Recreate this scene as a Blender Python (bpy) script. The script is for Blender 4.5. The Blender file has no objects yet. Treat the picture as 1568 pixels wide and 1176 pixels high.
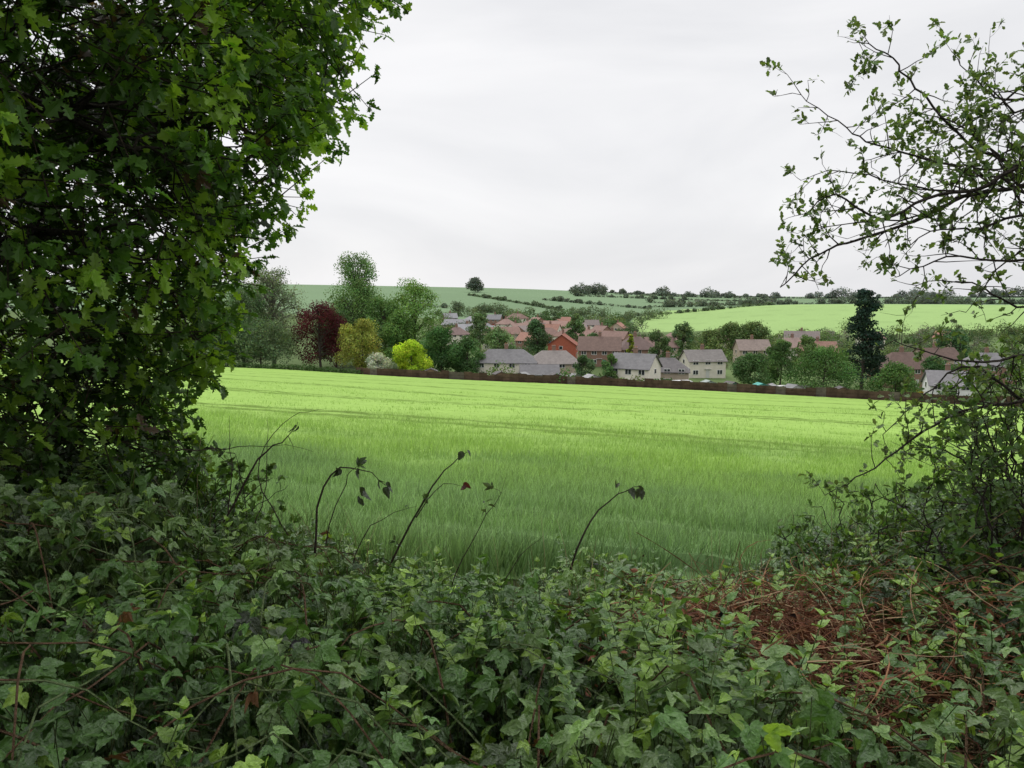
import bpy, math, numpy as np
from mathutils import Vector
rng=np.random.default_rng(7)
R=rng.random; G=rng.standard_normal
scene=bpy.context.scene
EZ=1.7; PITCH=math.radians(6.86); F=1230.0
# ------------------------------------------------------------ helpers
def W(px,py,d):
    a=(px-784)/F; b=(588-py)/F
    vy=math.cos(PITCH)+b*math.sin(PITCH); vz=-math.sin(PITCH)+b*math.cos(PITCH)
    return np.array([a/vy*d, d, EZ+vz/vy*d])
def U(px): return (px-784)/F/0.995
def nrm(v): return v/np.maximum(np.linalg.norm(v,axis=-1,keepdims=True),1e-9)
_k=[]
for i in range(48):
    a=R()*6.283; _k.append((math.cos(a),math.sin(a),R()*6.283,R()*2-1))
def noi(x,y,z=0.0,sc=1.0,octv=4,seed=0):
    s=0;amp=1;tot=0;f=sc
    for o in range(octv):
        for j in range(3):
            k=_k[(seed*7+o*3+j)%48]
            s=s+amp*np.sin((x*k[0]+y*k[1]+z*k[3])*f*(1+.35*j)+k[2]+1.7*np.sin((x*k[1]-y*k[0]+z*.7)*f*.6+k[2]*2))
            tot+=amp
        amp*=.6;f*=2.03
    return s/tot*1.6
class Batch:
    def __init__(s): s.V=[];s.C=[];s.Fs=[];s.n=0
    def add(s,V,F,C,mat=0):
        V=np.asarray(V,float).reshape(-1,3); C=np.asarray(C,float)
        if C.ndim==1: C=np.repeat(C[None],len(V),0)
        for f in (F if isinstance(F,list) else [F]):
            f=np.asarray(f)
            if f.size: s.Fs.append((f+s.n,mat))
        s.V.append(V);s.C.append(C);s.n+=len(V)
    def build(s,name,mats,smooth=False,parent=None):
        V=np.concatenate(s.V);C=np.clip(np.concatenate(s.C),0,1)
        me=bpy.data.meshes.new(name)
        me.vertices.add(len(V)); me.vertices.foreach_set('co',V.ravel().astype(np.float32))
        loops=np.concatenate([f.ravel() for f,_ in s.Fs])
        tot=np.concatenate([np.full(len(f),f.shape[1]) for f,_ in s.Fs])
        mi=np.concatenate([np.full(len(f),m) for f,m in s.Fs])
        st=np.concatenate([[0],np.cumsum(tot)[:-1]])
        me.loops.add(len(loops)); me.loops.foreach_set('vertex_index',loops.astype(np.int32))
        me.polygons.add(len(tot)); me.polygons.foreach_set('loop_start',st.astype(np.int32))
        me.polygons.foreach_set('material_index',mi.astype(np.int32))
        me.polygons.foreach_set('use_smooth',np.full(len(tot),smooth))
        me.update(calc_edges=True)
        ca=me.color_attributes.new('Col','FLOAT_COLOR','POINT')
        ca.data.foreach_set('color',np.concatenate([C,np.ones((len(C),1))],1).ravel().astype(np.float32))
        for m in mats: me.materials.append(m)
        ob=bpy.data.objects.new(name,me); scene.collection.objects.link(ob)
        if parent: ob.parent=parent
        return ob
def inst(b,T,pos,dirv,nor,sc,col,mat=0):
    V,Fs=T; n=len(pos)
    if n==0: return
    d=nrm(dirv); x=nrm(np.cross(d,nor)); z=np.cross(x,d)
    sc=np.broadcast_to(np.asarray(sc,float).reshape(-1,1,1) if np.ndim(sc)>0 else np.full((1,1,1),sc),(n,1,1))
    M=np.stack([x,d,z],1)
    P=np.einsum('kj,njc->nkc',V,M)*sc+pos[:,None,:]
    off=(np.arange(n)*len(V))[:,None,None]
    col=np.asarray(col,float)
    if col.ndim==1: col=np.repeat(col[None],n,0)
    b.add(P.reshape(-1,3),[(f[None]+off).reshape(-1,f.shape[1]) for f in Fs],np.repeat(col,len(V),0),mat)
def leafT(outline,fold=.25,curl=.15):
    o=np.array(outline,float); n=len(o)
    zz=lambda x,y: fold*np.abs(x)-curl*y*y
    Rr=np.column_stack([o[:,0],o[:,1],zz(o[:,0],o[:,1])])
    mid=np.array([[0,.5,zz(0,.5)]])
    L=Rr[1:-1].copy(); L[:,0]*=-1
    V=np.concatenate([Rr,L,mid]); m=len(V)-1
    fr=np.array([list(range(n))+[m]]); fl=np.array([[0,m,n-1]+list(range(n+n-3,n-1,-1))])
    return V,[fr,fl]
OAK=leafT([(0,0),(.06,.14),(.2,.24),(.09,.36),(.31,.5),(.15,.58),(.35,.76),(.17,.83),(.13,.98),(0,1)],.3,.2)
HAW=leafT([(0,0),(.14,.22),(.32,.48),(.2,.6),(.24,.8),(0,1)],.3,.2)
SIMPLE=leafT([(0,0),(.2,.25),(.24,.5),(.12,.8),(0,1)],.35,.3)
BL=leafT([(0,0),(.22,.08),(.36,.28),(.31,.36),(.34,.48),(.25,.55),(.25,.67),(.15,.73),(.12,.86),(0,1)],.3,.25)
def compound():
    Vs=[];Fs=[];o=0
    for ang,s,by in ((0,1,.38),(1.25,.85,.3),(-1.25,.85,.3)):
        V,fs=BL; V=V*s; c,sn=math.cos(ang),math.sin(ang)
        V=np.column_stack([V[:,0]*c+V[:,1]*sn,-V[:,0]*sn+V[:,1]*c+by,V[:,2]-.1*abs(ang)*V[:,1]])
        Vs.append(V);Fs+= [f+o for f in fs];o+=len(V)
    return np.concatenate(Vs),Fs
BRAM=compound()
CARD=(np.array([[-.5,-.1,0],[.1,-.5,.1],[.55,.05,-.05],[-.05,.5,.12]]),[np.array([[0,1,2,3]])])
BLADE=(np.array([[-.5,0,0],[.5,0,0],[.42,.45,.02],[-.42,.45,.02],[.25,.8,-.06],[-.25,.8,-.06],[0,1,-.2]]),[np.array([[0,1,2,3],[3,2,4,5]]),np.array([[5,4,6]])])
def segs(b,P0,P1,R0,R1,col,sides=3,mat=0):
    P0=np.asarray(P0,float);P1=np.asarray(P1,float)
    if len(P0)==0: return
    R0=np.asarray(R0,float).reshape(-1,1,1);R1=np.asarray(R1,float).reshape(-1,1,1)
    D=nrm(P1-P0);ref=np.where(np.abs(D[:,2:3])<.9,[[0,0,1.]],[[1.,0,0]])
    A=nrm(np.cross(D,ref));B=np.cross(D,A)
    an=np.arange(sides)*2*math.pi/sides
    ring=np.cos(an)[None,:,None]*A[:,None]+np.sin(an)[None,:,None]*B[:,None]
    V=np.concatenate([P0[:,None]+ring*R0,P1[:,None]+ring*R1],1)
    i=np.arange(sides);j=(i+1)%sides
    f=np.stack([i,j,j+sides,i+sides],1)[None]+(np.arange(len(P0))*2*sides)[:,None,None]
    col=np.asarray(col,float)
    if col.ndim==2: col=np.repeat(col,2*sides,0)
    b.add(V.reshape(-1,3),f.reshape(-1,4),col,mat)
def poly(b,pts,r0,r1,col,sides=6,mat=0):
    pts=np.asarray(pts,float);n=len(pts);rr=np.linspace(r0,r1,n)
    segs(b,pts[:-1],pts[1:],rr[:-1],rr[1:],col,sides,mat)
def smooth(pts,n=14):
    pts=np.asarray(pts,float);t=np.linspace(0,len(pts)-1,n);out=[]
    for q in t:
        i=min(int(q),len(pts)-2);f=q-i
        p0=pts[max(i-1,0)];p1=pts[i];p2=pts[i+1];p3=pts[min(i+2,len(pts)-1)]
        out.append(.5*((2*p1)+(-p0+p2)*f+(2*p0-5*p1+4*p2-p3)*f*f+(-p0+3*p1-3*p2+p3)*f**3))
    return np.array(out)
# ------------------------------------------------------------ materials
def mk(name,rough=.6,trans=0.0,spec=.3,nsc=0,namt=.3,bump=0,bsc=20,kind=None,tb=.6):
    m=bpy.data.materials.new(name);m.use_nodes=True;nt=m.node_tree;N=nt.nodes;L=nt.links
    p=N['Principled BSDF'];out=N['Material Output']
    at=N.new('ShaderNodeAttribute');at.attribute_name='Col';c=at.outputs['Color']
    tc=N.new('ShaderNodeTexCoord')
    if nsc:
        nz=N.new('ShaderNodeTexNoise');nz.inputs['Scale'].default_value=nsc;nz.inputs['Detail'].default_value=8;nz.inputs['Roughness'].default_value=.7
        L.new(tc.outputs['Object'],nz.inputs['Vector'])
        mr=N.new('ShaderNodeMapRange');mr.inputs[1].default_value=.3;mr.inputs[2].default_value=.7;mr.inputs[3].default_value=1-namt;mr.inputs[4].default_value=1+namt
        L.new(nz.outputs['Fac'],mr.inputs[0])
        mx=N.new('ShaderNodeVectorMath');mx.operation='SCALE';L.new(c,mx.inputs[0]);L.new(mr.outputs[0],mx.inputs['Scale']);c=mx.outputs[0]
    if kind in('tiles','boards','brick'):
        wv=N.new('ShaderNodeTexWave');wv.inputs['Scale'].default_value={'tiles':1.6,'boards':2.2,'brick':4}[kind]
        wv.bands_direction={'tiles':'Z','boards':'X','brick':'Z'}[kind];wv.inputs['Distortion'].default_value=.6
        L.new(tc.outputs['Object'],wv.inputs['Vector'])
        mr=N.new('ShaderNodeMapRange');mr.inputs[3].default_value=.72;mr.inputs[4].default_value=1.12;L.new(wv.outputs['Fac'],mr.inputs[0])
        mx=N.new('ShaderNodeVectorMath');mx.operation='SCALE';L.new(c,mx.inputs[0]);L.new(mr.outputs[0],mx.inputs['Scale']);c=mx.outputs[0]
    L.new(c,p.inputs['Base Color']);p.inputs['Roughness'].default_value=rough;p.inputs['Specular IOR Level'].default_value=spec
    if bump:
        nb=N.new('ShaderNodeTexNoise');nb.inputs['Scale'].default_value=bsc;nb.inputs['Detail'].default_value=6;L.new(tc.outputs['Object'],nb.inputs['Vector'])
        bp=N.new('ShaderNodeBump');bp.inputs['Strength'].default_value=bump;bp.inputs['Distance'].default_value=.1
        L.new(nb.outputs['Fac'],bp.inputs['Height']);L.new(bp.outputs[0],p.inputs['Normal'])
    if trans:
        tr=N.new('ShaderNodeBsdfTranslucent');mx=N.new('ShaderNodeMixShader');mx.inputs[0].default_value=trans
        g=N.new('ShaderNodeMixRGB');g.blend_type='MULTIPLY';g.inputs[0].default_value=1;g.inputs[2].default_value=(1.4,1.4,tb,1);L.new(c,g.inputs[1])
        L.new(g.outputs[0],tr.inputs[0]);L.new(p.outputs[0],mx.inputs[1]);L.new(tr.outputs[0],mx.inputs[2]);L.new(mx.outputs[0],out.inputs[0])
    return m
M_leaf=mk('leaf_foliage',.45,.42,.4)
M_bleaf=mk('bramble_foliage',.30,.25,.7,nsc=60,namt=.28,bump=.3,bsc=90,tb=.7)
M_far=mk('tree_foliage',.8,.25,.1,tb=.8)
M_bark=mk('bark',.9,0,.1,nsc=30,namt=.4,bump=.6,bsc=60)
M_crop=mk('crop_blades',.6,.3,.2,tb=1.1)
M_ground=mk('ground',.95,0,.05,nsc=.6,namt=.12)
M_wall=mk('wall_render',.9,0,.1,nsc=.8,namt=.1)
M_brick=mk('brick_wall',.9,0,.1,nsc=2,namt=.2)
M_roof=mk('roof_tiles',.8,0,.2,nsc=1.2,namt=.22,kind='tiles')
M_wood=mk('fence_wood',.85,0,.1,nsc=.9,namt=.45,kind='boards')
M_paint=mk('painted_metal',.35,0,.5,nsc=1,namt=.05)
M_glass=mk('window_glass',.1,0,.6)
# ------------------------------------------------------------ terrain
yn=[200,300,400,500,600,700,780,850,1000,1300,1700,4200]
tab={-.9:[21,23,22,18,13,7,3,1,-4,-12,-8,60],
 -.3:[21,23,23,20,16,11,7,4,0,-6,-2,60],
 0.:[21.5,24,25,24.5,22,18,14.5,12,7,1,4,80],
 .2:[22,25,27,28,27,24,21.4,20,16,12.5,14,80],
 .35:[24,26,26.5,22,18.5,15.8,15.2,18,21,17,20,90],
 .6:[25,27,25.5,21.5,18.5,16.3,16,18,21,15,18,90],
 .95:[27,28,25,21,18,16,16,18,20,14,18,90]}
uf=np.linspace(-.9,.95,75);lyf=np.linspace(math.log(200),math.log(4200),260)
raw=np.array([np.interp(np.exp(lyf),yn,tab[k]) for k in tab])
T2=np.array([[np.interp(u,list(tab),raw[:,j]) for j in range(len(lyf))] for u in uf])
def sm(A,ax,k):
    ker=np.hanning(k+2)[1:-1];ker/=ker.sum();pad=k//2
    P=np.pad(A,[(pad,pad) if a==ax else (0,0) for a in range(2)],mode='edge')
    return np.apply_along_axis(lambda v:np.convolve(v,ker,'valid'),ax,P)
T2=sm(sm(T2,0,9),1,13)
SX,SY,A0=.0456,.105,2.6
def tee(x,y): return .343*x+.939*y
TF=163.
def ss(a,b,x):
    t=np.clip((x-a)/(b-a),0,1);return t*t*(3-2*t)
def drop(x,y):
    x=np.asarray(x,float);y=np.asarray(y,float);x,y=np.broadcast_arrays(x,y)
    yy=np.clip(y,200,4190);u=np.clip(x/np.maximum(y,150),-.899,.949)
    fu=(u+.9)/1.85*74;fy=(np.log(yy)-lyf[0])/(lyf[-1]-lyf[0])*259
    iu=np.clip(fu.astype(int),0,73);iy=np.clip(fy.astype(int),0,258);a=fu-iu;b=fy-iy
    far=T2[iu,iy]*(1-a)*(1-b)+T2[iu+1,iy]*a*(1-b)+T2[iu,iy+1]*(1-a)*b+T2[iu+1,iy+1]*a*b
    yc=np.clip(y,-40,400);xc=np.clip(x,-260,260)
    pl=A0+SX*xc+SY*yc+.25*noi(xc,yc,0,.04,2,1)*ss(15,50,yc)
    bank=np.interp(y,[-5,0,2,5,8,11],[1.7,1.7,1.7,2.25,3.2,3.75])+.03*x
    pl=np.where(y<11,np.minimum(bank,1e9)*(1-ss(8,11,y))+pl*ss(8,11,y),pl)
    w=ss(TF+2,TF+75,tee(x,y))
    return pl*(1-w)+far*w
def gz(x,y): return EZ-drop(x,y)
FAR_FIELD=np.array([.25,.37,.135])
def ytop(u): return np.interp(u,[.15,.2,.3,.4,.6],[640,750,775,765,750])
def ground_sheet():
    s=np.linspace(-7.75,7.75,520);x=3*np.sinh(s)
    sy=np.linspace(-3.6,7.85,520);y=3*np.sinh(sy)
    X,Y=np.meshgrid(x,y);Z=gz(X,Y)
    n1=noi(X,Y,0,.01,4,2)[...,None];n2=noi(X,Y,0,.05,3,4)[...,None]
    t=tee(X,Y);u=X/np.maximum(Y,1)
    C=np.broadcast_to(np.array([.03,.035,.015]),X.shape+(3,)).copy()
    C=np.where((t>TF-1)[...,None],np.array([.09,.13,.05])*(1+.25*n2),C)
    hill=np.array([.145,.215,.12])*(1+.06*n1)  # hill greens paled, distance haze mixed into the colour
    alt=np.array([.16,.24,.12])*(1+.06*n1)
    m=(Y>560)[...,None];C=np.where(m,hill,C)
    q=(X*.5+Y*.2)
    stripe=((q<-90))[...,None]&(Y>560)[...,None]&(Y<900)[...,None]
    C=np.where(stripe,alt,C)
    bf=((u>.15)&(Y>430+60*(u<.3))&(Y<ytop(u)))
    tl=(np.abs(np.mod(X*.5+Y*.85,60)-6)<3.0)
    C=np.where(bf[...,None],FAR_FIELD*(1+.06*n1)*(1-.10*tl[...,None]),C)
    b=Batch();nx=len(x);i=np.arange(len(y)-1)[:,None]*nx+np.arange(nx-1)[None]
    f=np.stack([i,i+1,i+nx+1,i+nx],-1).reshape(-1,4)
    b.add(np.stack([X,Y,Z],-1),f,C.reshape(-1,3));b.build('ground',[M_ground],True)
ground_sheet()
# crop
def tramd(x,y):
    t=tee(x,y)+.6*np.sin(x*.03);m=np.mod(t-9,18.);return np.minimum(np.abs(m-.9),np.abs(m-2.9))
def tram(x,y): return tramd(x,y)<.36
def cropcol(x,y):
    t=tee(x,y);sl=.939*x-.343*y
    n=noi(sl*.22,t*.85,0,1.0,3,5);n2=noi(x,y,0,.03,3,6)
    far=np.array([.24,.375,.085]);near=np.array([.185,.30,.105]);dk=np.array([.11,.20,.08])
    w=ss(12.5,22,y+1.2*n+.25*x)[...,None]  # near-to-far blend paints the backlit brightening of the crop into its colour
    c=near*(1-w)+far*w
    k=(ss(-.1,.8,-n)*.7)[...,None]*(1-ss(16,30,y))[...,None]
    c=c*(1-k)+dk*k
    c=c*(1-.45*np.exp(-(tramd(x,y)/.6)**2)*ss(18,35,y))[...,None]  # shaded side of the tramlines painted as a darker band of crop
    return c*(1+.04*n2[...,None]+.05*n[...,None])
def crop():
    u=np.linspace(-.8,.8,420);s=np.linspace(0,1,900)
    Ug,S=np.meshgrid(u,s);yf=(TF-1)/(.343*Ug+.939);Y=9.3*(yf/9.3)**S;X=Ug*Y
    h=.30+.22*ss(14,40,Y)+.04*noi(X,Y,0,1.5,3,3)
    tr=tram(X,Y);h=np.where(tr,h-.22,h)
    Z=gz(X,Y)+h*ss(9.2,10,Y)
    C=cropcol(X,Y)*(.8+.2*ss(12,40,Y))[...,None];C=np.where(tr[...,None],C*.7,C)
    b=Batch();nx=len(u);i=np.arange(len(s)-1)[:,None]*nx+np.arange(nx-1)[None]
    f=np.stack([i,i+1,i+nx+1,i+nx],-1).reshape(-1,4)
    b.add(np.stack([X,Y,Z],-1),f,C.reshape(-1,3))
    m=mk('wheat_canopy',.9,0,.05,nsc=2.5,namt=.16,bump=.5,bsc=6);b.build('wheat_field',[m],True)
    b=Batch()
    for (y0,y1,n,wd,hh,cv) in((9.3,18,85000,.012,.46,.9),(18,36,90000,.02,.46,.5),(36,80,70000,.045,.46,.3)):
        q=R(n);y=np.sqrt(y0*y0+q*(y1*y1-y0*y0));uu=-.5+1.07*R(n);x=uu*y
        ok=~tram(x,y);x=x[ok];y=y[ok];n=len(x)
        h=hh*(.8+.35*R(n))*(1+.15*noi(x,y,0,.6,3,9))
        d=nrm(np.stack([.22*G(n)+.1,.22*G(n),np.ones(n)],1));nr=nrm(np.stack([G(n),G(n)-.4,.2*G(n)],1))
        V,Fs=BLADE
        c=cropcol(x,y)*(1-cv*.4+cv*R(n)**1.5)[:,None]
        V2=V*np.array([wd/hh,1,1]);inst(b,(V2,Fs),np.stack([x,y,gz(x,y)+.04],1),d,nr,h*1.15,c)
    b.build('wheat_crop',[M_crop])
crop()
# ------------------------------------------------------------ fence + hedge
def box(b,c,s,col,rot=0,mat=0):
    c=np.array(c,float);s=np.array(s,float)/2
    V=np.array([[i,j,k] for k in(-1,1) for j in(-1,1) for i in(-1,1)],float)*s
    if rot: cr,sr=math.cos(rot),math.sin(rot);V=np.column_stack([V[:,0]*cr-V[:,1]*sr,V[:,0]*sr+V[:,1]*cr,V[:,2]])
    b.add(V+c,np.array([[0,2,3,1],[4,5,7,6],[0,1,5,4],[2,6,7,3],[0,4,6,2],[1,3,7,5]]),col,mat)
DX,DY=.939,-.343;frot=math.atan2(DY,DX)
def fl(s): return np.array([-35.5+DX*s,186.5+DY*s])
b=Batch()
for i in range(76):
    p=fl(i*1.83);h=2.15+.12*G();z=float(gz(*p));sh=.8+.4*R()
    if 0<i%17<3: h-=.25
    cc=np.array([.085,.055,.042])*sh if R()>.15 else np.array([.12,.10,.085])*sh
    box(b,(p[0],p[1],z+h/2+.05),(1.74,.05,h),cc,frot)
    for k in(.3,.9,1.5): box(b,(p[0]-.343*.05,p[1]-.939*.05,z+k),(1.74,.05,.08),cc*.8,frot)
    q=fl(i*1.83-.915);box(b,(q[0],q[1],z+h/2+.08),(.1,.12,h+.16),cc*.85,frot)
b.build('wooden_fence',[M_wood])
def foliage_vol(b,cx,cy,cz,rx,ry,rz,n,size,col,var=.25,shell=.55,mat=0):
    v=nrm(G((n,3)));r=(shell+(1-shell)*R(n)**.6)[:,None]
    r=r*(1+.18*noi(v[:,0]*3+cx,v[:,1]*3+cy,v[:,2]*3,1,2,3))[:,None]
    P=np.array([cx,cy,cz])+v*r*np.array([rx,ry,rz])
    nr=nrm(v+.6*G((n,3)));d=nrm(np.cross(nr,G((n,3))))
    c=np.asarray(col)*(1+var*G(n)[:,None]*.6)*(1+.08*G((n,3)))
    inst(b,CARD,P,d,nr,size*(.6+.8*R(n)),np.clip(c,.005,1),mat)
b=Batch()
for s in np.arange(-115,1,1.2):
    p=fl(s);z=float(gz(*p));h=1.8+.25*math.sin(s*.3)+.2*G()
    foliage_vol(b,p[0],p[1],z+h/2,1.0,.9,h/2+.1,130,.3,np.array([.06,.11,.035])*(1+.15*G()))
b.build('field_hedge',[M_far])
# ------------------------------------------------------------ trees
def tree(name,px,d,top,wpx,col,base=0.12,dens=1.0,size=None,shape='round',low=.12,sparse=False):
    x=U(px)*d;y=d;z0=float(gz(x,y));zt=W(px,top,d)[2];h=max(zt-z0,1.5);w=wpx/F*d/2*(1.22 if shape!='cone' else 1.1)
    b=Batch();size=size or max(.28,.0016*d)
    col=np.array(col)*1.4;bc=np.array([.07,.06,.05]) if not sparse else np.array([.13,.12,.1])
    zb=z0+h*low;hc=h*(1-low)
    poly(b,smooth([[x,y,z0-.2],[x+.02*h*G(),y,z0+h*.35],[x+.02*h*G(),y,z0+h*.85]],8),.022*h,.005*h,bc,8,1)
    nl=max(9,int((18+w*h*.16)*(1 if not sparse else 1.3)))
    area=4*w*hc
    ntot=int(min(11000,area/(size*size)*4.0*dens))
    if shape=='cone': nl=int(nl*1.5)
    for i in range(nl):
        q=(i+.5)/nl if i>2 else (.9-.1*i)
        if shape=='round': ww=math.sin(math.pi*min(1,max(.05,q**.85*.88+.1)))**.5
        elif shape=='cone': ww=(1-q)**.7+.12
        elif shape=='egg': ww=math.sin(math.pi*(.12+.80*q**.7))**.6
        else: ww=1
        a=R()*6.283;rr=ww*w*(.35+.45*R());lr=w*(.24+.2*R())*(.6+.5*ww)
        if i==0:rr*=.2
        cx=x+math.cos(a)*rr;cy=y+math.sin(a)*rr;cz=zb+hc*(q*.88+.03)
        lz=min(lr*.85,hc*.2) if shape!='cone' else lr*.45
        poly(b,smooth([[x,y,z0+h*(.15+.6*q*.8)],[(x+cx)/2,(y+cy)/2,(cz+z0+h*(.15+.6*q))/2],[cx,cy,cz]],5),.006*h,.0015*h,bc,4,1)
        foliage_vol(b,cx,cy,cz,lr,lr,lz,int(ntot/nl),size,col*(1+.18*G())*np.array([1+.05*G(),1,1+.06*G()]),.3,.35 if not sparse else .2)
        if sparse:
            for k in range(6):
                e=np.array([cx,cy,cz])+nrm(G(3))*lr*1.0;segs(b,[[cx,cy,cz-.3*lz]],[e],[.003*h],[.001*h],bc,3,1)
    return b.build(name,[M_far,M_bark])
GR=(.085,.16,.045);DG=(.05,.095,.035);LG=(.11,.21,.04);OL=(.16,.18,.04);YG=(.27,.37,.03)
tree('ash_tree',420,222,402,88,(.12,.16,.085),sparse=True,dens=.5,shape='egg')
tree('ash_tree',375,215,430,80,(.08,.13,.055),dens=.8)
tree('willow_tree',400,205,488,95,(.08,.12,.06),dens=1)
tree('willow_tree',345,205,470,80,DG)
tree('poplar_tree',550,245,382,68,(.11,.18,.07),shape='egg',dens=1.1,low=.3)
tree('sycamore_tree',545,240,430,100,(.085,.15,.05),dens=1)
tree('sycamore_tree',590,235,452,75,(.08,.15,.045))
tree('lime_tree',637,230,423,76,(.10,.18,.045),shape='egg',dens=1.3)
tree('sycamore_tree',612,225,478,55,GR)
tree('sycamore_tree',515,232,470,60,(.07,.12,.045))
tree('copper_beech_tree',492,212,461,80,(.05,.013,.016),dens=1.3,low=.1)
tree('golden_maple_tree',553,202,486,72,OL,dens=1.4,low=.05)
tree('golden_privet_shrub',630,196,521,52,YG,dens=1.5,low=0)
tree('blossom_shrub',578,194,541,46,(.28,.32,.24),dens=1.2,low=0)
tree('garden_tree',675,206,499,56,(.05,.11,.035),dens=1.3,low=.02)
tree('garden_tree',716,202,515,48,(.05,.10,.035),dens=1.3,low=.02)
tree('garden_tree',765,232,500,42,(.1,.16,.065))
tree('garden_tree',822,262,486,40,(.055,.095,.045))
tree('cypress_tree',965,215,506,17,(.16,.2,.03),shape='cone',dens=2,low=.02)
tree('garden_tree',896,186,541,34,(.06,.1,.045),low=0)
tree('garden_shrub',936,180,538,26,(.08,.14,.05),low=0)
tree('garden_tree',1045,262,492,34,(.08,.13,.055))
tree('garden_tree',1008,225,505,36,(.075,.12,.05))
tree('garden_tree',735,300,478,34,(.09,.14,.06));tree('garden_tree',880,300,478,30,(.09,.14,.06));tree('garden_tree',905,245,508,26,(.07,.12,.05))
for px,t,w in((1088,505,40),(1120,494,50),(1152,493,52)): tree('village_oak_tree',px,285,t,w,(.08,.12,.045),dens=1.2,low=.1)
tree('cedar_tree',1320,192,431,78,(.02,.038,.026),shape='cone',dens=3.2,low=.06,size=.42)
tree('garden_tree',1262,168,530,105,(.06,.12,.035),low=0,dens=1.2)
tree('garden_tree',1195,200,517,50,(.065,.12,.04),low=0)
tree('garden_tree',1150,190,540,60,(.06,.11,.04),low=0)
tree('garden_tree',1372,160,555,60,(.07,.13,.04),low=0)
tree('garden_tree',1440,175,545,60,(.05,.1,.035),low=0)
tree('garden_tree',1455,262,505,52,(.05,.1,.045),low=.1)
tree('garden_tree',1232,230,512,36,(.08,.13,.045),low=.1)
tree('field_tree',728,1000,425,24,(.07,.09,.07),size=1.2,low=.1,dens=1.5)
# ------------------------------------------------------------ distant masses
def mass(name,items,hedge=True):
    b=Batch()
    for (p0,d0,p1,d1,h,sp,col) in items:
        a=np.array([U(p0)*d0,d0]);c=np.array([U(p1)*d1,d1]);Ln=np.linalg.norm(c-a);n=max(2,int(Ln/sp)) if hedge else 2
        k0=R()*50
        for i in range(n):
            g=math.sin(k0+i*.37)+math.sin(k0*2+i*.93)*.8+.5*G()
            if hedge and g<-.5: continue
            p=a+(c-a)*(i+R()*1.6-.3)/n+G(2)*h*.25;z=float(gz(*p));hh=h*(.45+.25*max(0,g)+.45*R()**2);s=max(.4,.0014*p[1])
            for q in range(2):
                o=G(2)*hh*.22
                foliage_vol(b,p[0]+o[0],p[1]+o[1],z+hh*(.36+.14*q),hh*(.42+.3*R()),hh*.5,hh*.45,int(50+9*hh),s,np.array(col)*(1+.16*G()),.22,.4)
            segs(b,[[p[0],p[1],z-.3]],[[p[0],p[1],z+hh*.5]],[.2],[.1],(.06,.05,.04),5,1)
        if hedge and Ln>60:
            for i in range(int(Ln/3.5)):
                p=a+(c-a)*(i+R())/(Ln/3.5)+G(2)*.5;z=float(gz(*p));hh=1.4+1.5*R()
                foliage_vol(b,p[0],p[1],z+hh*.45,2.6,1.6,hh*.5,26,max(.5,.0012*p[1]),np.array(col)*(1+.12*G()),.2,.3)
    b.build(name,[M_far,M_bark])
HZ=(.135,.17,.125)  # copse, hedgerow and tree-line colours below are paled to paint in distance haze
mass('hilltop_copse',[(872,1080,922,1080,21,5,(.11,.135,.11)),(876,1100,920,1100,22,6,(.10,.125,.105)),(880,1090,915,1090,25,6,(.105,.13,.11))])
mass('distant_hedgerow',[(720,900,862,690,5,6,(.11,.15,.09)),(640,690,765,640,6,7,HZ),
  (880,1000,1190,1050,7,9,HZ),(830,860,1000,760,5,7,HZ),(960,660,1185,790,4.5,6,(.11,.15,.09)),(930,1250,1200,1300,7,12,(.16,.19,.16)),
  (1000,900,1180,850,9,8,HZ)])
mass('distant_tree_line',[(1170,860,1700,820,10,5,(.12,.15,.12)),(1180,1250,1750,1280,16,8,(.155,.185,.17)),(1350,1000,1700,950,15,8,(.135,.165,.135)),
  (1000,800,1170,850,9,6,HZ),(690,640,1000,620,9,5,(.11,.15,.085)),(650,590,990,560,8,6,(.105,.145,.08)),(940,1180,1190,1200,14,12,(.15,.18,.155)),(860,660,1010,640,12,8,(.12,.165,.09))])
it=[]
for k in range(380):
    px=660+R()*900;d=225+R()*340
    if px<960: d=235+R()*350
    elif d>430: d=300+R()*120
    c=[(.08,.14,.055),(.065,.11,.05),(.12,.18,.07),(.11,.14,.07),(.13,.18,.06),(.16,.17,.13)][int(R()*6)]
    it.append((px,d,px+4,d+3,(3.5+4.5*R())*(1.0 if d<400 else 1.2),9,c))
mass('village_trees',it,False)
it=[]
for k in range(120):
    s=R()*150;p=fl(s)+np.array([.343,.939])*(3+R()*28);px=784+p[0]/p[1]*F*.995
    c=[(.07,.13,.045),(.06,.11,.045),(.11,.18,.05),(.12,.15,.06),(.09,.16,.05)][int(R()*5)]
    it.append((px,p[1],px+2,p[1]+1,1.6+2.6*R()**1.5,3,c))
mass('garden_shrubs',it,False)
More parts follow.
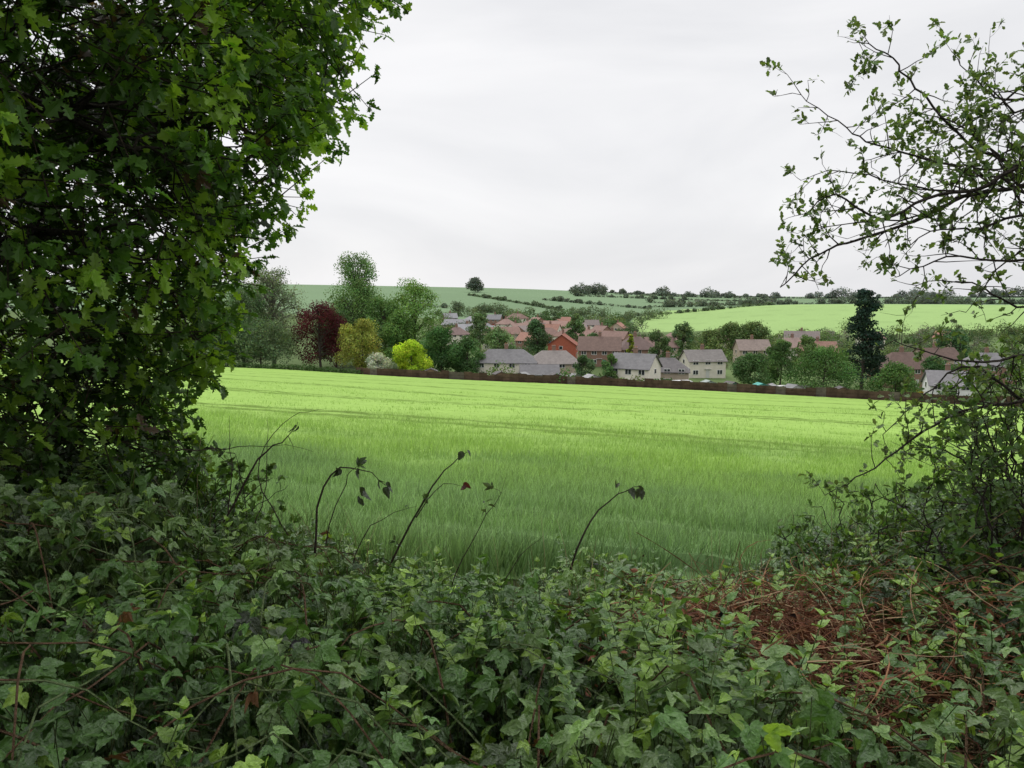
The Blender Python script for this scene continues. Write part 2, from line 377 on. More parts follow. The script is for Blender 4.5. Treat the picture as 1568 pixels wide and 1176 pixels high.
# ------------------------------------------------------------ houses
CREAM=(.6,.56,.48);WHITE=(.66,.66,.64);BRICK=(.24,.15,.115);TAN=(.40,.33,.26);GREY=(.17,.165,.17);BROWN=(.14,.095,.08);RED=(.25,.13,.10);PINK=(.27,.18,.155)
def house(name,px,d,w=10,dep=8,eh=5,rh=2.6,rot=0,wall=BRICK,roof=BROWN,hip=False,nw=3,chim=1,brick=True):
    x=U(px)*d;z0=float(gz(x,d))-.1
    e=bpy.data.objects.new(name,None);scene.collection.objects.link(e);e.location=(x,d,z0);e.rotation_euler=(0,0,math.radians(rot))
    hw,hd=w/2,dep/2;wall=np.array(wall)*(1+.08*G());roof=np.array(roof)*(1+.1*G())
    b=Batch()
    V=[[-hw,-hd,-1],[hw,-hd,-1],[hw,hd,-1],[-hw,hd,-1],[-hw,-hd,eh],[hw,-hd,eh],[hw,hd,eh],[-hw,hd,eh]]
    Fq=[np.array([[0,1,5,4],[1,2,6,5],[2,3,7,6],[3,0,4,7]])]
    if not hip: V+= [[-hw,0,eh+rh-.08],[hw,0,eh+rh-.08]];Fq.append(np.array([[4,8,7],[5,6,9]]))
    b.add(V,Fq,wall);b.build('walls',[M_brick if brick else M_wall],parent=e)
    b=Batch();o=.4;rx=hw+o if not hip else hw-dep*.42;sl=rh/hd*o
    V=[[-hw-o,-hd-o,eh-sl],[hw+o,-hd-o,eh-sl],[hw+o,hd+o,eh-sl],[-hw-o,hd+o,eh-sl],[-rx,0,eh+rh],[rx,0,eh+rh]]
    V+=[[v[0],v[1],v[2]-.14] for v in V]
    Fq=[np.array([[0,1,5,4],[2,3,4,5],[6,10,11,7],[8,11,10,9],[0,6,7,1],[2,8,9,3]])]
    if hip: Fq.append(np.array([[1,2,5],[3,0,4],[7,11,8],[9,10,6]]));Fq.append(np.array([[1,7,8,2],[3,9,6,0]]))
    else: Fq.append(np.array([[1,7,11,5],[5,11,8,2],[3,9,10,4],[4,10,6,0]]))
    b.add(V,Fq,roof);b.build('roof',[M_roof],parent=e)
    fr=Batch();gl=Batch()
    for fl_ in range(2 if eh>4 else 1):
        zc=1.5+2.6*fl_
        for i in range(nw):
            xc=-hw+w*(i+.5)/nw
            if fl_==0 and i==nw//2: continue
            for sgn in(-1,1):
                box(fr,(xc,sgn*(hd+.03),zc),(1.5,.08,1.25),(.7,.7,.68));
                for q in(-.36,.36): box(gl,(xc+q,sgn*(hd+.06),zc),(.6,.06,1.05),(.03,.035,.04))
        for sgn in(-1,1):
            box(fr,(sgn*(hw+.03),.3,zc),(.08,1.2,1.15),(.7,.7,.68));box(gl,(sgn*(hw+.06),.3,zc),(.06,1.0,.95),(.03,.035,.04))
    box(fr,(0,-hd-.12,2.35),(1.8,.5,.1),(.5,.5,.5))
    fr.build('window_frames',[M_paint],parent=e);gl.build('windows',[M_glass],parent=e)
    b=Batch();xc=0 if nw%2 else -hw+w*(nw//2+.5)/nw;box(b,(xc,-hd-.04,1.02),(.95,.08,2.05),np.array([[.3,.05,.04],[.05,.1,.2],[.5,.5,.48],[.05,.15,.08]])[int(R()*4)]);b.build('door',[M_paint],parent=e)
    if chim:
        b=Batch();cx=0 if chim==1 else hw*.7
        box(b,(cx,.35,eh+rh+.25),(.9,.6,1.8),(.22,.14,.11));box(b,(cx,.35,eh+rh+1.2),(1.02,.72,.12),(.2,.17,.15))
        for q in(-.22,.22): segs(b,[[cx+q,.35,eh+rh+1.2]],[[cx+q,.35,eh+rh+1.62]],[.11],[.09],(.35,.16,.1),8)
        b.build('chimney',[M_brick],parent=e)
H=house
H('semi_detached_house',775,204,15.5,8,5,2.9,-6,CREAM,GREY,True,4,1,False)
H('semi_detached_house',848,206,13,8,4.8,2.8,4,TAN,(.18,.16,.15),True,4,1,False)
H('bungalow',826,196,9,6,2.6,2,0,TAN,GREY,False,3,0,False)
H('brick_house',862,262,8,9,5.2,3.2,80,(.36,.11,.07),(.26,.1,.07),False,2,2)
H('brick_house',918,238,12,9,5,3.6,-8,BRICK,BROWN,False,4,1)
H('brick_house',972,246,11,9,5,3.4,6,BRICK,(.14,.10,.09),True,3,1)
H('semi_detached_house',972,182,9.5,8,5.1,2.9,-30,CREAM,GREY,False,3,1,False)
H('semi_detached_house',1022,192,10,8,4.2,2.8,-12,TAN,(.15,.14,.14),True,3,1,False)
H('semi_detached_house',1075,215,10,8,4.6,2.6,8,CREAM,(.19,.175,.165),False,3,1,False)
H('brick_house',1008,262,10,8,5,3,15,TAN,(.17,.115,.1),False,3,1)
H('brick_house',1250,262,11,8,5,3,-10,TAN,(.24,.14,.11),False,3,1)
H('brick_house',1212,285,9,8,5,3,20,CREAM,(.22,.16,.14),False,3,1)
H('brick_house',1380,205,13,9,5,3.6,5,BRICK,BROWN,True,4,1)
H('rendered_house',1452,168,8,7,4.6,2.6,-15,WHITE,GREY,False,3,1,False)
H('brick_house',1430,235,12,8,5,3,12,TAN,BROWN,False,3,1)
H('brick_house',1510,215,12,8,5,3,-5,BRICK,GREY,True,3,1)
H('brick_house',1150,262,10,8,5,3,0,TAN,(.2,.16,.14),False,3,1)
cols=[PINK,(.24,.15,.125),(.22,.18,.17),(.2,.13,.11),(.19,.16,.15),(.17,.12,.11),(.27,.145,.11)]
far=[(700,430),(722,470),(740,420),(758,500),(775,450),(792,520),(808,430),(822,480),(842,400),(858,470),(868,345),(884,420),(900,340),(905,470),(920,395),(936,330),(744,360),(716,380),(690,500),(800,370),(832,350),(946,440),(700,340),(1030,330),(1100,330),(1225,350),(1330,345),(1450,350),(760,310),(815,300),(850,440),(870,500),(893,380),(830,410),(790,400),(770,350)]
for i,(px,d) in enumerate(far):
    mod=px<770 and d>340
    H('terraced_house' if i%5==0 else 'brick_house',px,d,(14 if i%5==0 else 7.5+3*R()),7.5,4.8,2.7,(R()-.5)*140,[BRICK,CREAM,TAN,CREAM][int(R()*4)],(.24,.24,.25) if mod else cols[int(R()*7)],R()<.35,4 if i%5==0 else 3,1 if R()<.6 else 0,R()<.5)
# ------------------------------------------------------------ sheds & vehicles
def empty(name,px,d,rot=0):
    x=U(px)*d;e=bpy.data.objects.new(name,None);scene.collection.objects.link(e);e.location=(x,d,float(gz(x,d)));e.rotation_euler=(0,0,math.radians(rot));return e
def shed(px,d,col,roof=(.12,.11,.11),w=3,dep=2.2,h=2.1,rot=0,name='garden_shed'):
    e=empty(name,px,d,rot);b=Batch();hw,hd=w/2,dep/2
    b.add([[-hw,-hd,0],[hw,-hd,0],[hw,hd,0],[-hw,hd,0],[-hw,-hd,h],[hw,-hd,h],[hw,hd,h],[-hw,hd,h],[0,-hd,h+.6],[0,hd,h+.6]],[np.array([[0,1,5,4],[1,2,6,5],[2,3,7,6],[3,0,4,7]]),np.array([[4,5,8],[6,7,9]])],col);b.build('shed_walls',[M_wood],parent=e)
    b=Batch();o=.15
    for s in(-1,1):
        b.add([[0,-hd-o,h+.63],[0,hd+o,h+.63],[s*(hw+o),hd+o,h-.02],[s*(hw+o),-hd-o,h-.02],[0,-hd-o,h+.69],[0,hd+o,h+.69],[s*(hw+o),hd+o,h+.04],[s*(hw+o),-hd-o,h+.04]],np.array([[0,1,2,3],[4,7,6,5],[0,3,7,4],[1,5,6,2],[3,2,6,7]]),roof)
    b.build('shed_roof',[M_roof],parent=e)
    b=Batch();box(b,(-.5,-hd-.03,.95),(.75,.06,1.8),np.array(col)*.7);box(b,(.7,-hd-.03,1.4),(.7,.06,.5),(.05,.06,.07));b.build('shed_door',[M_paint],parent=e)
for a in((905,176,(.4,.4,.38),(.3,.3,.3)),(930,180,(.12,.08,.05)),(1085,172,(.28,.33,.3),(.3,.34,.32)),(1165,164,(.07,.33,.28),(.1,.34,.3)),(1120,166,(.08,.14,.1)),(1215,160,(.35,.35,.33),(.2,.2,.2)),(1235,166,(.14,.09,.06)),(800,186,(.3,.28,.25),(.25,.25,.25)),(850,182,(.12,.08,.05)),(765,190,(.16,.11,.07)),(660,192,(.22,.15,.09)),(1290,158,(.15,.1,.06)),(880,183,(.2,.19,.17),(.22,.22,.22)),(1180,172,(.3,.3,.28),(.3,.3,.3))): shed(*a,rot=(R()-.5)*80)
shed(1400,160,(.5,.36,.03),(.55,.4,.05),w=3.2,h=2.4,name='yellow_playhouse')
def vehicle(name,px,d,prof,glass,col,L,Wd,rot=0,wx=(-1,1),wr=.33):
    e=empty(name,px,d,rot);b=Batch();n=len(prof);p=np.array(prof,float);hw=Wd/2
    def ring(s):
        yy=np.where(p[:,1]>1.0,hw*.88,hw)*s;return np.column_stack([p[:,0],yy,p[:,1]])
    V=np.concatenate([ring(-1),ring(1)]);i=np.arange(n);j=(i+1)%n
    b.add(V,[np.stack([i,j,j+n,i+n],1),np.arange(n)[None],np.arange(2*n-1,n-1,-1)[None]],col);b.build('body',[M_paint],parent=e)
    b=Batch()
    for g in glass:
        g=np.array(g,float)
        for s in(-1,1): b.add(np.column_stack([g[:,0],np.where(g[:,1]>1.0,hw*.88+.012,hw+.012)*s,g[:,1]]),np.arange(len(g))[None],(.02,.025,.03))
    b.build('side_windows',[M_glass],parent=e)
    b=Batch()
    for x in wx:
        for s in(-1,1):
            segs(b,[[x,s*(hw-.2),wr]],[[x,s*(hw+.02),wr]],[wr],[wr],(.02,.02,.02),16);k=np.arange(16)*math.pi/8
            b.add(np.column_stack([x+wr*.95*np.cos(k),np.full(16,s*(hw+.021)),wr+wr*.95*np.sin(k)]),np.arange(16)[None],(.1,.1,.1))
    b.build('wheels',[M_paint],parent=e)
vanp=[(-2.6,.35),(-2.6,2.25),(-2.45,2.4),(1.2,2.4),(1.5,2.3),(2.1,1.4),(2.7,1.15),(2.8,.8),(2.8,.35)]
vehicle('white_van',1048,165,vanp,[[(1.0,1.35),(1.85,1.35),(1.4,2.1),(1.0,2.1)]],(.75,.75,.75),5,2,10,(-1.7,1.8))
carp=[(-2,.3),(-2.05,.8),(-1.85,1.0),(-1.4,1.42),(.2,1.45),(.95,1.0),(1.9,.85),(2.05,.6),(2.05,.3)]
cg=[[(-1.5,1.03),(-.4,1.03),(-.4,1.38),(-1.25,1.36)],[(-.33,1.03),(.75,1.03),(.15,1.38),(-.33,1.38)]]
vehicle('parked_car',1008,168,carp,cg,(.05,.06,.08),4,1.7,5,(-1.25,1.25))
vehicle('parked_car',1125,178,carp,cg,(.6,.6,.62),4,1.7,-8,(-1.25,1.25))
cvp=[(-2.5,.45),(-2.7,1.3),(-2.4,2.3),(-2,2.5),(2,2.5),(2.4,2.3),(2.7,1.3),(2.5,.45)]
vehicle('caravan',1205,174,cvp,[[(-1.8,1.35),(-.4,1.35),(-.4,2.0),(-1.8,2.0)],[(.6,1.35),(1.7,1.35),(1.7,2.0),(.6,2.0)]],(.7,.7,.68),5,2.1,15,(0,))
# ------------------------------------------------------------ foreground oak
CX,CY=-3.4,4.6
zs=np.array([-1.6,-1.1,-.88,-.68,-.6,-.3,.15,.37,.77,1.06,1.39,1.61,2.2,3.2,4.5,6,7])
rs=np.array([1.5,1.42,1.5,1.42,1.58,1.80,1.86,2.05,2.3,2.36,2.5,2.66,2.95,3.6,3.9,3.2,1.5])-.06
def crown_R(z,th): return np.interp(z,zs,rs)*(1+.13*noi(np.cos(th)*3,np.sin(th)*3,z*2.6,1,3,2))
def oak():
    b=Batch();n=60000
    z=np.concatenate([-1.6+3.7*R(n),2.1+4.8*R(n//2)]);th=R(len(z))*6.283;rr=np.sqrt(R(len(z)))
    Rm=crown_R(z,th);x=CX+np.cos(th)*Rm*rr;y=CY+np.sin(th)*Rm*rr
    hi=z>2.1
    keep=(rr>.45)&np.where(hi,R(len(z))<.06*(Rm/3)**2,R(len(z))<.23*(Rm/2)**2)&(x>-5.8)
    clump=noi(x,y,z,4.5,2,7);keep&=(clump>-.28+.35*(rr<.8))
    keep&=~((np.hypot(x,y)<1.7)&(z<2.2))
    x,y,z,th,rr,hi,clump=[q[keep] for q in(x,y,z,th,rr,hi,clump)];n=len(x)
    P=np.stack([x,y,z+EZ],1);outv=np.stack([np.cos(th),np.sin(th),.25*G(n)-.1],1)
    D=nrm(outv+.55*G((n,3)));L=.12+.18*R(n)
    segs(b,P-D*L[:,None]*1.3,P+D*L[:,None]*.5,np.full(n,.005),np.full(n,.0025),(.05,.04,.028),3,1)
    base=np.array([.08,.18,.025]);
    cc=base*(1+.25*G(n)[:,None])*(.35+.65*ss(.6,.95,rr))[:,None];new=((clump>.25)&(R(n)<.75)&(rr>.7))|(R(n)<.07);cc=np.where(new[:,None],np.array([.24,.41,.045])*(1+.15*G(n)[:,None]),cc)  # inner leaves coloured darker, painting in the shade inside the crown
    lowd=np.interp(z,[-1.3,-.5,.3],[.5,.75,1])[:,None];cc=cc*lowd  # lower leaf colour dimmed as well, shade under the crown painted in
    old=(R(n)<.02);cc=np.where(old[:,None],np.array([.09,.06,.035]),cc)
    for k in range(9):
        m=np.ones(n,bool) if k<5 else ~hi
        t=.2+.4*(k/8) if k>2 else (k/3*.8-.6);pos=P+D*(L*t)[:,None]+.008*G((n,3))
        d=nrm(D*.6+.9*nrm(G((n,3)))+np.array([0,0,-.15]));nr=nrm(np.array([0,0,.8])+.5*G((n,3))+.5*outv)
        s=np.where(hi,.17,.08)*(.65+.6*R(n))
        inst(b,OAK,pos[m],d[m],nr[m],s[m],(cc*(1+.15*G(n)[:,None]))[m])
    bc=np.array([.035,.03,.024])
    poly(b,smooth([[CX,CY,-.8],[CX+.1,CY,.9],[CX-.05,CY+.1,2.6],[CX+.1,CY,5],[CX,CY,7.5]],16),.34,.08,bc,14,1)
    for i in range(46):
        z0=.6+i*.13;a=R()*6.283 if i%2 else -.6+.9*G();rr_=float(crown_R(np.array(z0+.4-EZ),np.array(a)))*.86
        e=np.array([CX+math.cos(a)*rr_,CY+math.sin(a)*rr_,z0+.5+.4*G()])
        st=np.array([CX,CY,z0]);mid=(st+e)/2+np.array([.15*G(),.15*G(),.2])
        pts=smooth([st,mid,e],10);poly(b,pts,.05 if z0<3 else .09,.008,bc,7,1)
        for q in pts[3:]:
            for _ in range(3):
                dd=nrm(G(3)+.8*(e-st)/2)*(.2+.3*R());mm=q+dd*.5+.04*G(3);poly(b,smooth([q,mm,q+dd],4),.009,.003,bc,4,1)
    print('oak twigs',n)
    b.build('oak_tree',[M_leaf,M_bark])
oak()
def oak_behind():
    b=Batch();n=2800;v=nrm(G((n,3)));r=(.35+.65*R(n)**.5)[:,None]
    P=np.array([1.2,-3.2,6.4])+v*r*np.array([6.0,4.2,2.6])
    P=P[P[:,2]-EZ>.42*P[:,1]+1.4];n=len(P)
    for k in range(6):
        inst(b,OAK,P+.16*G((n,3)),nrm(G((n,3))),nrm(np.array([0,0,1.])+.5*G((n,3))),.2*(.7+.6*R(n)),np.array([.09,.17,.03])*(1+.2*G(n)[:,None]))
    poly(b,smooth([[1.6,-4.6,-.3],[1.5,-4.5,2.5],[1.2,-4,5],[1.2,-3.5,8]],10),.36,.1,(.04,.035,.03),12,1)
    for i in range(14):
        a=R()*6.283;poly(b,smooth([[1.3,-4.1,3.6+.2*i],[1.2+math.cos(a)*2,-3.8+math.sin(a)*1.8,5+.15*i],[1.2+math.cos(a)*4.5,-3.4+math.sin(a)*3.0,5.6+.15*i]],8),.09,.02,(.04,.035,.03),6,1)
    b.build('oak_tree',[M_leaf,M_bark])
oak_behind()
# ------------------------------------------------------------ bramble bank
def bdrop(x,y):
    s=np.interp(x,[-4,-3,-1.75,-1,-.5,0,.45,.8,1.1,1.4,2,3,4],[-1.15,-.85,-.38,-.12,.03,.12,-.04,.0,.1,.08,-.12,-.5,-.9])
    return np.interp(y,[.5,1.6,3,4.5,6,8,9.5],[.95,1.02,1.26,1.68,2.35,3.15,3.6])+s*np.interp(y,[0,2,4,7],[.5,.7,1,1])+.13*noi(x,y,0,2.4,3,8)
def bram():
    b=Batch();n=66000
    y=.75+R(n)*7.2;x=(R(n)*2-1)*(.78*y+.5)
    w=np.minimum(1,(.5+.78*y)/3.2);ok=R(n)<w;x=x[ok];y=y[ok]
    ok=~((((x-1.05)/.50)**2+((y-3.15)/.72)**2<1)&(R(len(x))<.92));x=x[ok];y=y[ok]
    ok=R(len(x))<np.where((x>.6)&(y<4),.68,.85);x=x[ok];y=y[ok]
    ok=np.hypot(x,y)>.95;x=x[ok];y=y[ok];n=len(x)
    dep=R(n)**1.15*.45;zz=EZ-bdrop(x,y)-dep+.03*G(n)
    zz+=.10*noi(x,y,0,8,2,4)+.12*np.clip(noi(x,y,0,4,2,10),-.3,1)
    P=np.stack([x,y,zz],1)
    nr=nrm(np.array([0,-.2,1.])+.5*G((n,3)));a=R(n)*6.283;d=nrm(np.stack([np.cos(a),np.sin(a),-.3+.35*G(n)],1))
    typ=noi(x,y,0,1.3,2,12)+.35*G(n)
    c1=np.array([.072,.155,.032]);c2=np.array([.13,.22,.06]);c3=np.array([.22,.35,.05])
    c=np.where((typ>.25)[:,None],c2,c1);fresh=(R(n)<.12)&(dep<.15);c=np.where(fresh[:,None],c3,c)
    brown=R(n)<.01;c=np.where(brown[:,None],np.array([.15,.07,.04]),c)
    c=c*(1+.28*G(n)[:,None])*np.interp(x,[-3,-1.2,1.2,2.5],[.5,1,1,.6])[:,None]*np.interp(dep,[0,.12,.4],[1.2,.95,.5])[:,None]  # shade in the gaps put into leaf colour; also darker towards both sides
    s=np.where(fresh,.045,.058)*(.5+.8*R(n))
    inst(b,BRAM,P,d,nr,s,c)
    segs(b,P-np.stack([.04*G(n),.04*G(n),np.full(n,.12)],1),P,np.full(n,.0016),np.full(n,.0012),(.08,.1,.04),3,1)
    for i in range(420):
        x0=(R()*2-1)*3;y0=1.2+R()*5;a=R()*6.283;L=.5+.8*R()
        pts=[]
        for t in np.linspace(0,1,7):
            xx=x0+math.cos(a)*L*t;yy=y0+math.sin(a)*L*t;pts.append([xx,yy,EZ-float(bdrop(np.array(xx),np.array(yy)))-.2+.28*math.sin(t*3)*(.6+.4*R())])
        poly(b,smooth(pts,10),.004,.002,np.array([.13,.08,.05])if R()<.5 else np.array([.12,.16,.07]),4,1)
    b.build('bramble_thicket',[M_bleaf,M_bark])
bram()
def nettles():
    b=Batch()
    for i in range(800):
        y=1.7+R()*4.4;x=(R()*2-1)*.62*y
        if R()>.15+.85*(float(noi(x,y,0,1.1,2,14))>.15): continue
        if x>.7 and R()<.5: continue
        z=EZ-float(bdrop(np.array(x),np.array(y)));h=.04+.17*R()**1.5;p0=np.array([x,y,z-.15]);dv=nrm(np.array([.3*G(),.3*G(),1]));p1=p0+dv*(h+.17)
        poly(b,smooth([p0,(p0+p1)/2+.02*G(3),p1],4),.0025,.0015,(.12,.18,.06),4,1)
        a=R()*3.14;k=0
        cc=np.array([.20,.34,.05]) if R()<.55 else np.array([.11,.22,.05])
        for t in np.linspace(.45,1,6):
            for sg in(0,math.pi):
                an=a+sg+(k%2)*1.57+.3*G();pp=(p0+(p1-p0)*t)[None];up=.0+1.0*t*t+.25*G()
                d=np.array([[math.cos(an),math.sin(an),up]]);nn=np.array([[-math.cos(an)*up,-math.sin(an)*up,1.]])
                inst(b,BL,pp,d,nn+.25*G((1,3)),(.064-.03*t)*(.7+.6*R()),cc*(1+.15*G()))
            k+=1
    b.build('nettle_patch',[M_bleaf,M_bark])
nettles()
b=Batch()
for i in range(1100):
    y=3.5+R()*6;x=(R()*2-1)*.5*y;z=EZ-max(float(bdrop(np.array(x),np.array(y))),0)-.12;h=.2+.38*R()*(1 if y>4.5 else .6);a=R()*6.283;lean=.1+.35*R()
    p=[[x,y,z],[x+math.cos(a)*lean*h*.3,y+math.sin(a)*lean*h*.3,z+h*.6],[x+math.cos(a)*lean*h,y+math.sin(a)*lean*h,z+h]]
    poly(b,smooth(p,5),.003,.0008,np.array([.18,.29,.09])*(.7+.6*R()) if R()<.8 else np.array([.33,.29,.16]),3)
b.build('verge_grass',[M_crop])
def bracken():
    b=Batch()
    P0=[];P1=[];R0=[];CL=[]
    for i in range(3800):
        if R()<.84: x0=1.06+.33*G();y0=3.15+.38*G()
        else: x0=.7+R()*1.3;y0=1.9+R()*1.8
        if y0<1.8 or x0<.4: continue
        a=R()*6.283;L=.10+.34*R();z0=EZ-float(bdrop(np.array(x0),np.array(y0)))-.10+.09*G();el=.4*G();cv=G(2)*.6
        c=np.array([[.22,.085,.045],[.32,.16,.085],[.13,.05,.03],[.40,.27,.16]])[int(R()*4)]*(.6+.5*R())
        p=np.array([x0,y0,z0])
        for k in range(6):
            q=p+np.array([math.cos(a)*math.cos(el),math.sin(a)*math.cos(el),math.sin(el)])*L/6
            P0.append(p);P1.append(q);R0.append(.0024*(1-k*.1)*(.5+R()));CL.append(c);p=q;a+=cv[0]*.5;el-=.12+cv[1]*.15
    segs(b,P0,P1,R0,np.array(R0)*.9,np.array(CL),3)
    n=17000;x=1.06+.31*G(n);y=3.15+.40*G(n);P=np.stack([x,y,EZ-bdrop(x,y)-.17+.09*G(n)],1)
    inst(b,SIMPLE,P,G((n,3)),nrm(G((n,3))+[0,0,.8]),.028*(.5+R(n)),np.array([.17,.07,.042])*(1+.4*G(n)[:,None]))
    b.build('dead_bracken',[mk('dry_bracken',.8,.1,.2)])
bracken()
# ------------------------------------------------------------ hawthorn
def twiggy(name,limbs,leafT_,lsize,lcol,ldens,barkc,rad,tw=(.15,.45),spacing=.07,mat=None,sub=3,leafmax=5,wob=.006):
    b=Batch();P0=[];P1=[];A=[];B_=[];LP=[];LD=[]
    def branch(p,d,L,r,lev):
        n=max(3,int(L/.05));cv=G(3)*.12
        for k in range(n):
            q=p+d*L/n;P0.append(p);P1.append(q);A.append(r*(1-.6*k/n));B_.append(r*(1-.6*(k+1)/n))
            if R()<ldens:
                for _ in range(1+int(R()*leafmax)): LP.append(q+.008*G(3));LD.append(nrm(d*.5+G(3)*.7+[0,0,.35]))
            if lev>0 and k>0 and R()<.42:
                branch(q,nrm(d*.5+nrm(G(3))*.9+[0,0,.12]),L*(.35+.3*R()),r*.55,lev-1)
            p=q;d=nrm(d+cv*.5+.16*G(3)+np.array([0,0,.02]))
    for pts,r0,dn in limbs:
        pts=np.asarray(pts);L=np.linalg.norm(np.diff(pts,axis=0),axis=1).sum();n=max(8,int(L/.06))
        s=smooth(pts,n)+wob*G((n,3));rr=np.linspace(r0,r0*.2,n)
        segs(b,s[:-1],s[1:],rr[:-1],rr[1:],barkc,6,1)
        for i in range(1,n):
            if R()<dn:
                d=nrm(nrm(s[i]-s[i-1])*.5+nrm(G(3)*[1,.9,1])*.9);branch(s[i],d,(tw[0]+(tw[1]-tw[0])*R())*(1-.45*i/n),rr[i]*.35+rad,sub-1)
    segs(b,P0,P1,A,B_,barkc,4,1)
    n=len(LP)
    if n:
        LP=np.array(LP);LD=np.array(LD);c=np.array(lcol)*(1+.25*G(n)[:,None])*(1+.06*G((n,3)))
        inst(b,leafT_,LP,LD,nrm(G((n,3))*.7+[0,0,.8]),lsize*(.5+.8*R(n)),c)
    print(name,len(P0),n)
    b.build(name,[mat or M_leaf,M_bark])
def PL(d,*pts): return [W(p[0],p[1],d*(1+.05*i/len(pts))) for i,p in enumerate(pts)]
limbs=[(PL(4.2,(1700,240),(1568,285),(1480,300),(1400,340),(1300,372),(1250,392),(1195,440)),.015,1),
 (PL(4.0,(1700,210),(1568,250),(1500,290),(1420,302),(1350,335),(1280,300),(1235,325)),.014,1),
 (PL(4.3,(1720,330),(1568,262),(1480,215),(1400,130),(1355,80),(1310,60)),.010,.8),
 (PL(4.1,(1600,320),(1500,260),(1360,228),(1290,190),(1215,140)),.008,1),
 (PL(4.1,(1500,290),(1420,290),(1340,270),(1270,262),(1225,275)),.006,1),
 (PL(4.2,(1480,300),(1400,330),(1320,340),(1260,350),(1225,370)),.006,1),
 (PL(4.0,(1700,380),(1568,400),(1450,395),(1370,425)),.010,.9),
 (PL(3.9,(1700,500),(1568,545),(1450,548),(1370,520)),.010,.7),
 (PL(4.0,(1700,600),(1568,612),(1450,640),(1340,715),(1265,760)),.010,.7),
 (PL(4.4,(1700,160),(1568,150),(1510,140),(1465,90)),.010,1),
 (PL(4.2,(1700,60),(1600,110),(1500,180),(1450,200)),.010,1),
 (PL(4.4,(1700,450),(1568,470),(1480,430),(1400,440)),.009,.8),
 (PL(4.2,(1650,700),(1550,600),(1480,560),(1420,600),(1350,665)),.010,.6),
 (PL(4.3,(1600,900),(1520,760),(1450,690),(1380,690)),.010,.7),
 (PL(4.2,(1650,120),(1560,170),(1520,140),(1500,110)),.008,1),(PL(4.2,(1650,200),(1560,220),(1480,270),(1440,240)),.008,1),
 (PL(4.3,(1680,90),(1600,200),(1550,240),(1520,330)),.008,1),(PL(4.1,(1650,420),(1580,380),(1530,410),(1480,480)),.008,1),
 (PL(4.2,(1560,260),(1480,200),(1430,170),(1400,150)),.007,1),(PL(4.1,(1620,330),(1560,300),(1520,230),(1480,190)),.008,1),
 (PL(4.0,(1700,340),(1568,330),(1500,350),(1440,350),(1380,380)),.010,1)]
TX,TY=2.95,4.25
tr=[([[TX,TY,-.6],[TX-.05,TY,.8],[TX+.1,TY,2.0],[TX,TY+.1,3.2],[TX+.2,TY,4.6]],.09,.45),([[TX,TY,.3],[TX+.4,TY-.3,1.6],[TX+.7,TY-.5,3.2]],.06,.5)]
twiggy('hawthorn_tree',limbs,HAW,.038,(.115,.18,.06),.55,(.055,.047,.04),.0015,(.13,.36))
lim=[]
for i in range(105):
    x0=1.85+1.8*R();y0=3.2+1.9*R();z0=-.5
    hx=x0/y0;ztop=float(np.interp(hx,[.36,.40,.45,.52,.58,.65,.8],[.30,.48,.62,.72,1.1,1.45,2.0]))-.08-.6*R()**1.5
    lean=-.25*R()
    lim.append(([[x0,y0,z0],[x0+.05*G(),y0+.1*G(),z0*.3+ztop*.4],[x0+lean*.6,y0+.2*G(),ztop-.25],[x0+lean,y0+.25*G(),ztop]],.007,.55 if hx<.58 else .4))
twiggy('hawthorn_shrub',tr+lim,HAW,.042,(.08,.145,.04),.55,(.045,.038,.032),.002,(.12,.26),sub=3,wob=.012)
lim=[]
for i in range(30):
    x0=-1.6-1.3*R();y0=3.9+1.2*R();z0=-.3
    lim.append(([[x0,y0,z0],[x0+.1*G(),y0,z0+.5],[x0+.15+.15*G(),y0+.1*G(),z0+.7+.4*R()]],.006,.6))
twiggy('hazel_shrub',lim,HAW,.045,(.08,.15,.035),.5,(.045,.038,.032),.002,(.1,.3))
arch=[PL(3.9,(345,800),(395,705),(430,675),(458,648)),PL(4.0,(270,690),(330,690),(400,680),(480,690)),PL(4.1,(350,790),(352,700),(350,640)),
 PL(3.8,(480,850),(490,760),(520,715),(560,722),(592,742)),PL(3.8,(500,830),(530,735),(545,715)),PL(4.1,(600,860),(650,760),(690,715),(716,690)),PL(4.1,(640,790),(672,745),(712,742)),
 PL(4.2,(868,900),(890,820),(925,775),(960,748),(988,748)),PL(4.2,(750,940),(790,860),(830,820)),PL(4.0,(390,800),(408,740),(408,640)),PL(4.0,(440,820),(395,720),(440,640),(495,628)),
 PL(4.1,(690,900),(720,830),(760,770),(775,730)),PL(4.0,(540,860),(575,800),(640,775)),PL(4.3,(1080,930),(1130,880),(1190,870))]
twiggy('bramble_stems',[(a,.0065 if i in(0,3,5,7) else .0035,.12) for i,a in enumerate(arch)],SIMPLE,.045,(.06,.09,.04),.3,(.05,.036,.03),.0013,(.05,.16),sub=1)
b=Batch()
tips=[(548,715,3.85),(560,745,3.85),(578,735,3.85),(592,742,3.85),(590,750,3.85),(548,760,3.85),(520,716,3.85),(975,748,4.3),(985,748,4.3),(708,744,4.15),(712,692,4.2),(455,650,3.95),(965,748,4.3)]
for t in tips:
    p=W(*t)
    for k in range(2): inst(b,BL,p[None]+.01*G((1,3)),np.array([[.6*G(),.2*G(),-.9]]),G((1,3)),.055*(.6+.6*R()),np.array([.045,.06,.03]) if t[0]!=708 else np.array([.09,.02,.02]))
b.build('bramble_tip_leaves',[M_bleaf])
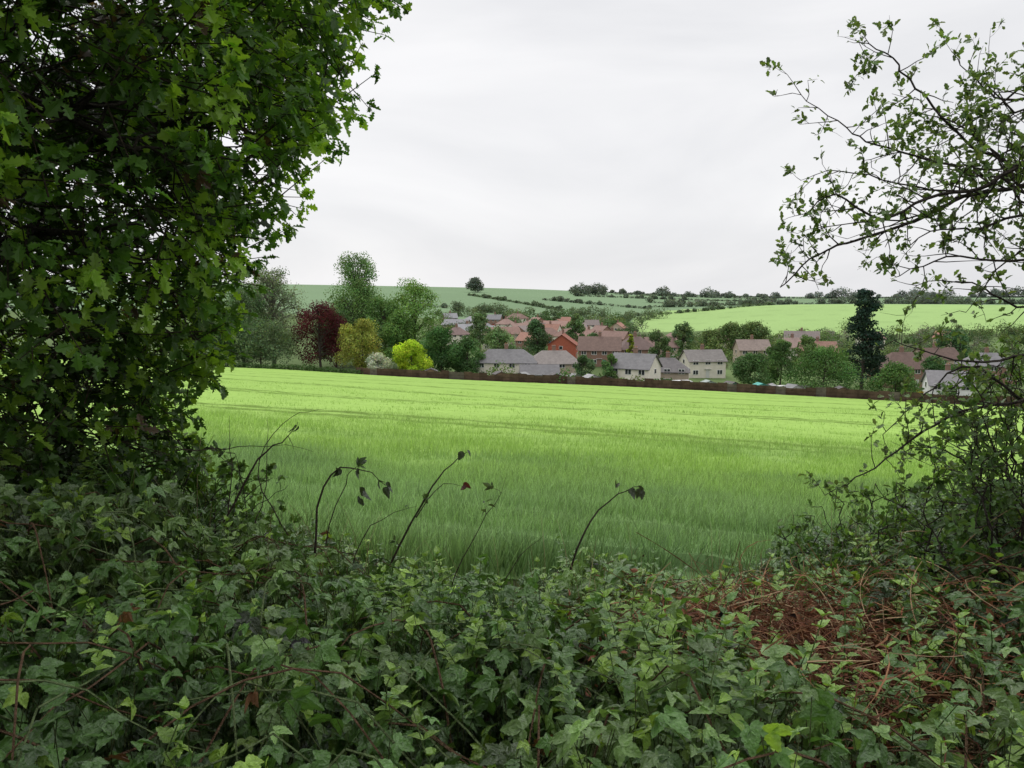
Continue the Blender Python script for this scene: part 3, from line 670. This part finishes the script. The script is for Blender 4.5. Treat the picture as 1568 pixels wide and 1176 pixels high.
# ------------------------------------------------------------ light
az=math.radians(-25);el=math.radians(52)
s=Vector((math.cos(el)*math.sin(az),math.cos(el)*math.cos(az),math.sin(el)))
sd=bpy.data.lights.new('sun','SUN');sd.energy=1.2;sd.angle=math.radians(20);sd.color=(1,.96,.9)
so=bpy.data.objects.new('sun',sd);scene.collection.objects.link(so);so.rotation_euler=s.to_track_quat('Z','Y').to_euler();so.location=(0,0,50)
w=bpy.data.worlds.new('World');scene.world=w;w.use_nodes=True;nt=w.node_tree;N=nt.nodes;L=nt.links
bg=N['Background'];bg.inputs['Strength'].default_value=.1
sky=N.new('ShaderNodeTexSky');sky.sky_type='NISHITA';sky.sun_disc=False;sky.sun_elevation=el;sky.sun_rotation=az
tc=N.new('ShaderNodeTexCoord');mp=N.new('ShaderNodeMapping');mp.inputs['Scale'].default_value=(1,1,3.2);L.new(tc.outputs['Generated'],mp.inputs[0])
nz=N.new('ShaderNodeTexNoise');nz.inputs['Scale'].default_value=2.0;nz.inputs['Detail'].default_value=7;nz.inputs['Roughness'].default_value=.5;nz.inputs['Distortion'].default_value=.5;L.new(mp.outputs[0],nz.inputs['Vector'])
cr=N.new('ShaderNodeValToRGB');cr.color_ramp.elements[0].position=.32;cr.color_ramp.elements[0].color=(.78,.785,.81,1);cr.color_ramp.elements[1].position=.64;cr.color_ramp.elements[1].color=(.97,.965,.975,1);L.new(nz.outputs['Fac'],cr.inputs[0])
sx=N.new('ShaderNodeSeparateXYZ');L.new(tc.outputs['Generated'],sx.inputs[0])
mr=N.new('ShaderNodeMapRange');mr.inputs[1].default_value=.36;mr.inputs[2].default_value=1;mr.inputs[3].default_value=10;mr.inputs[4].default_value=24;L.new(sx.outputs['Z'],mr.inputs[0])
sc=N.new('ShaderNodeVectorMath');sc.operation='SCALE';L.new(cr.outputs[0],sc.inputs[0]);L.new(mr.outputs[0],sc.inputs['Scale'])
mx=N.new('ShaderNodeMixRGB');mx.inputs[0].default_value=.96;L.new(sky.outputs[0],mx.inputs[1]);L.new(sc.outputs[0],mx.inputs[2]);L.new(mx.outputs[0],bg.inputs['Color'])
# ------------------------------------------------------------ camera
cd=bpy.data.cameras.new('camera');cd.sensor_width=36;cd.lens=36*F/1568;cd.clip_end=8000;cd.clip_start=.05
co=bpy.data.objects.new('camera',cd);scene.collection.objects.link(co);co.location=(0,0,EZ);co.rotation_euler=(math.pi/2-PITCH,0,0);scene.camera=co
scene.view_settings.view_transform='Standard';scene.view_settings.look='None';scene.view_settings.exposure=0
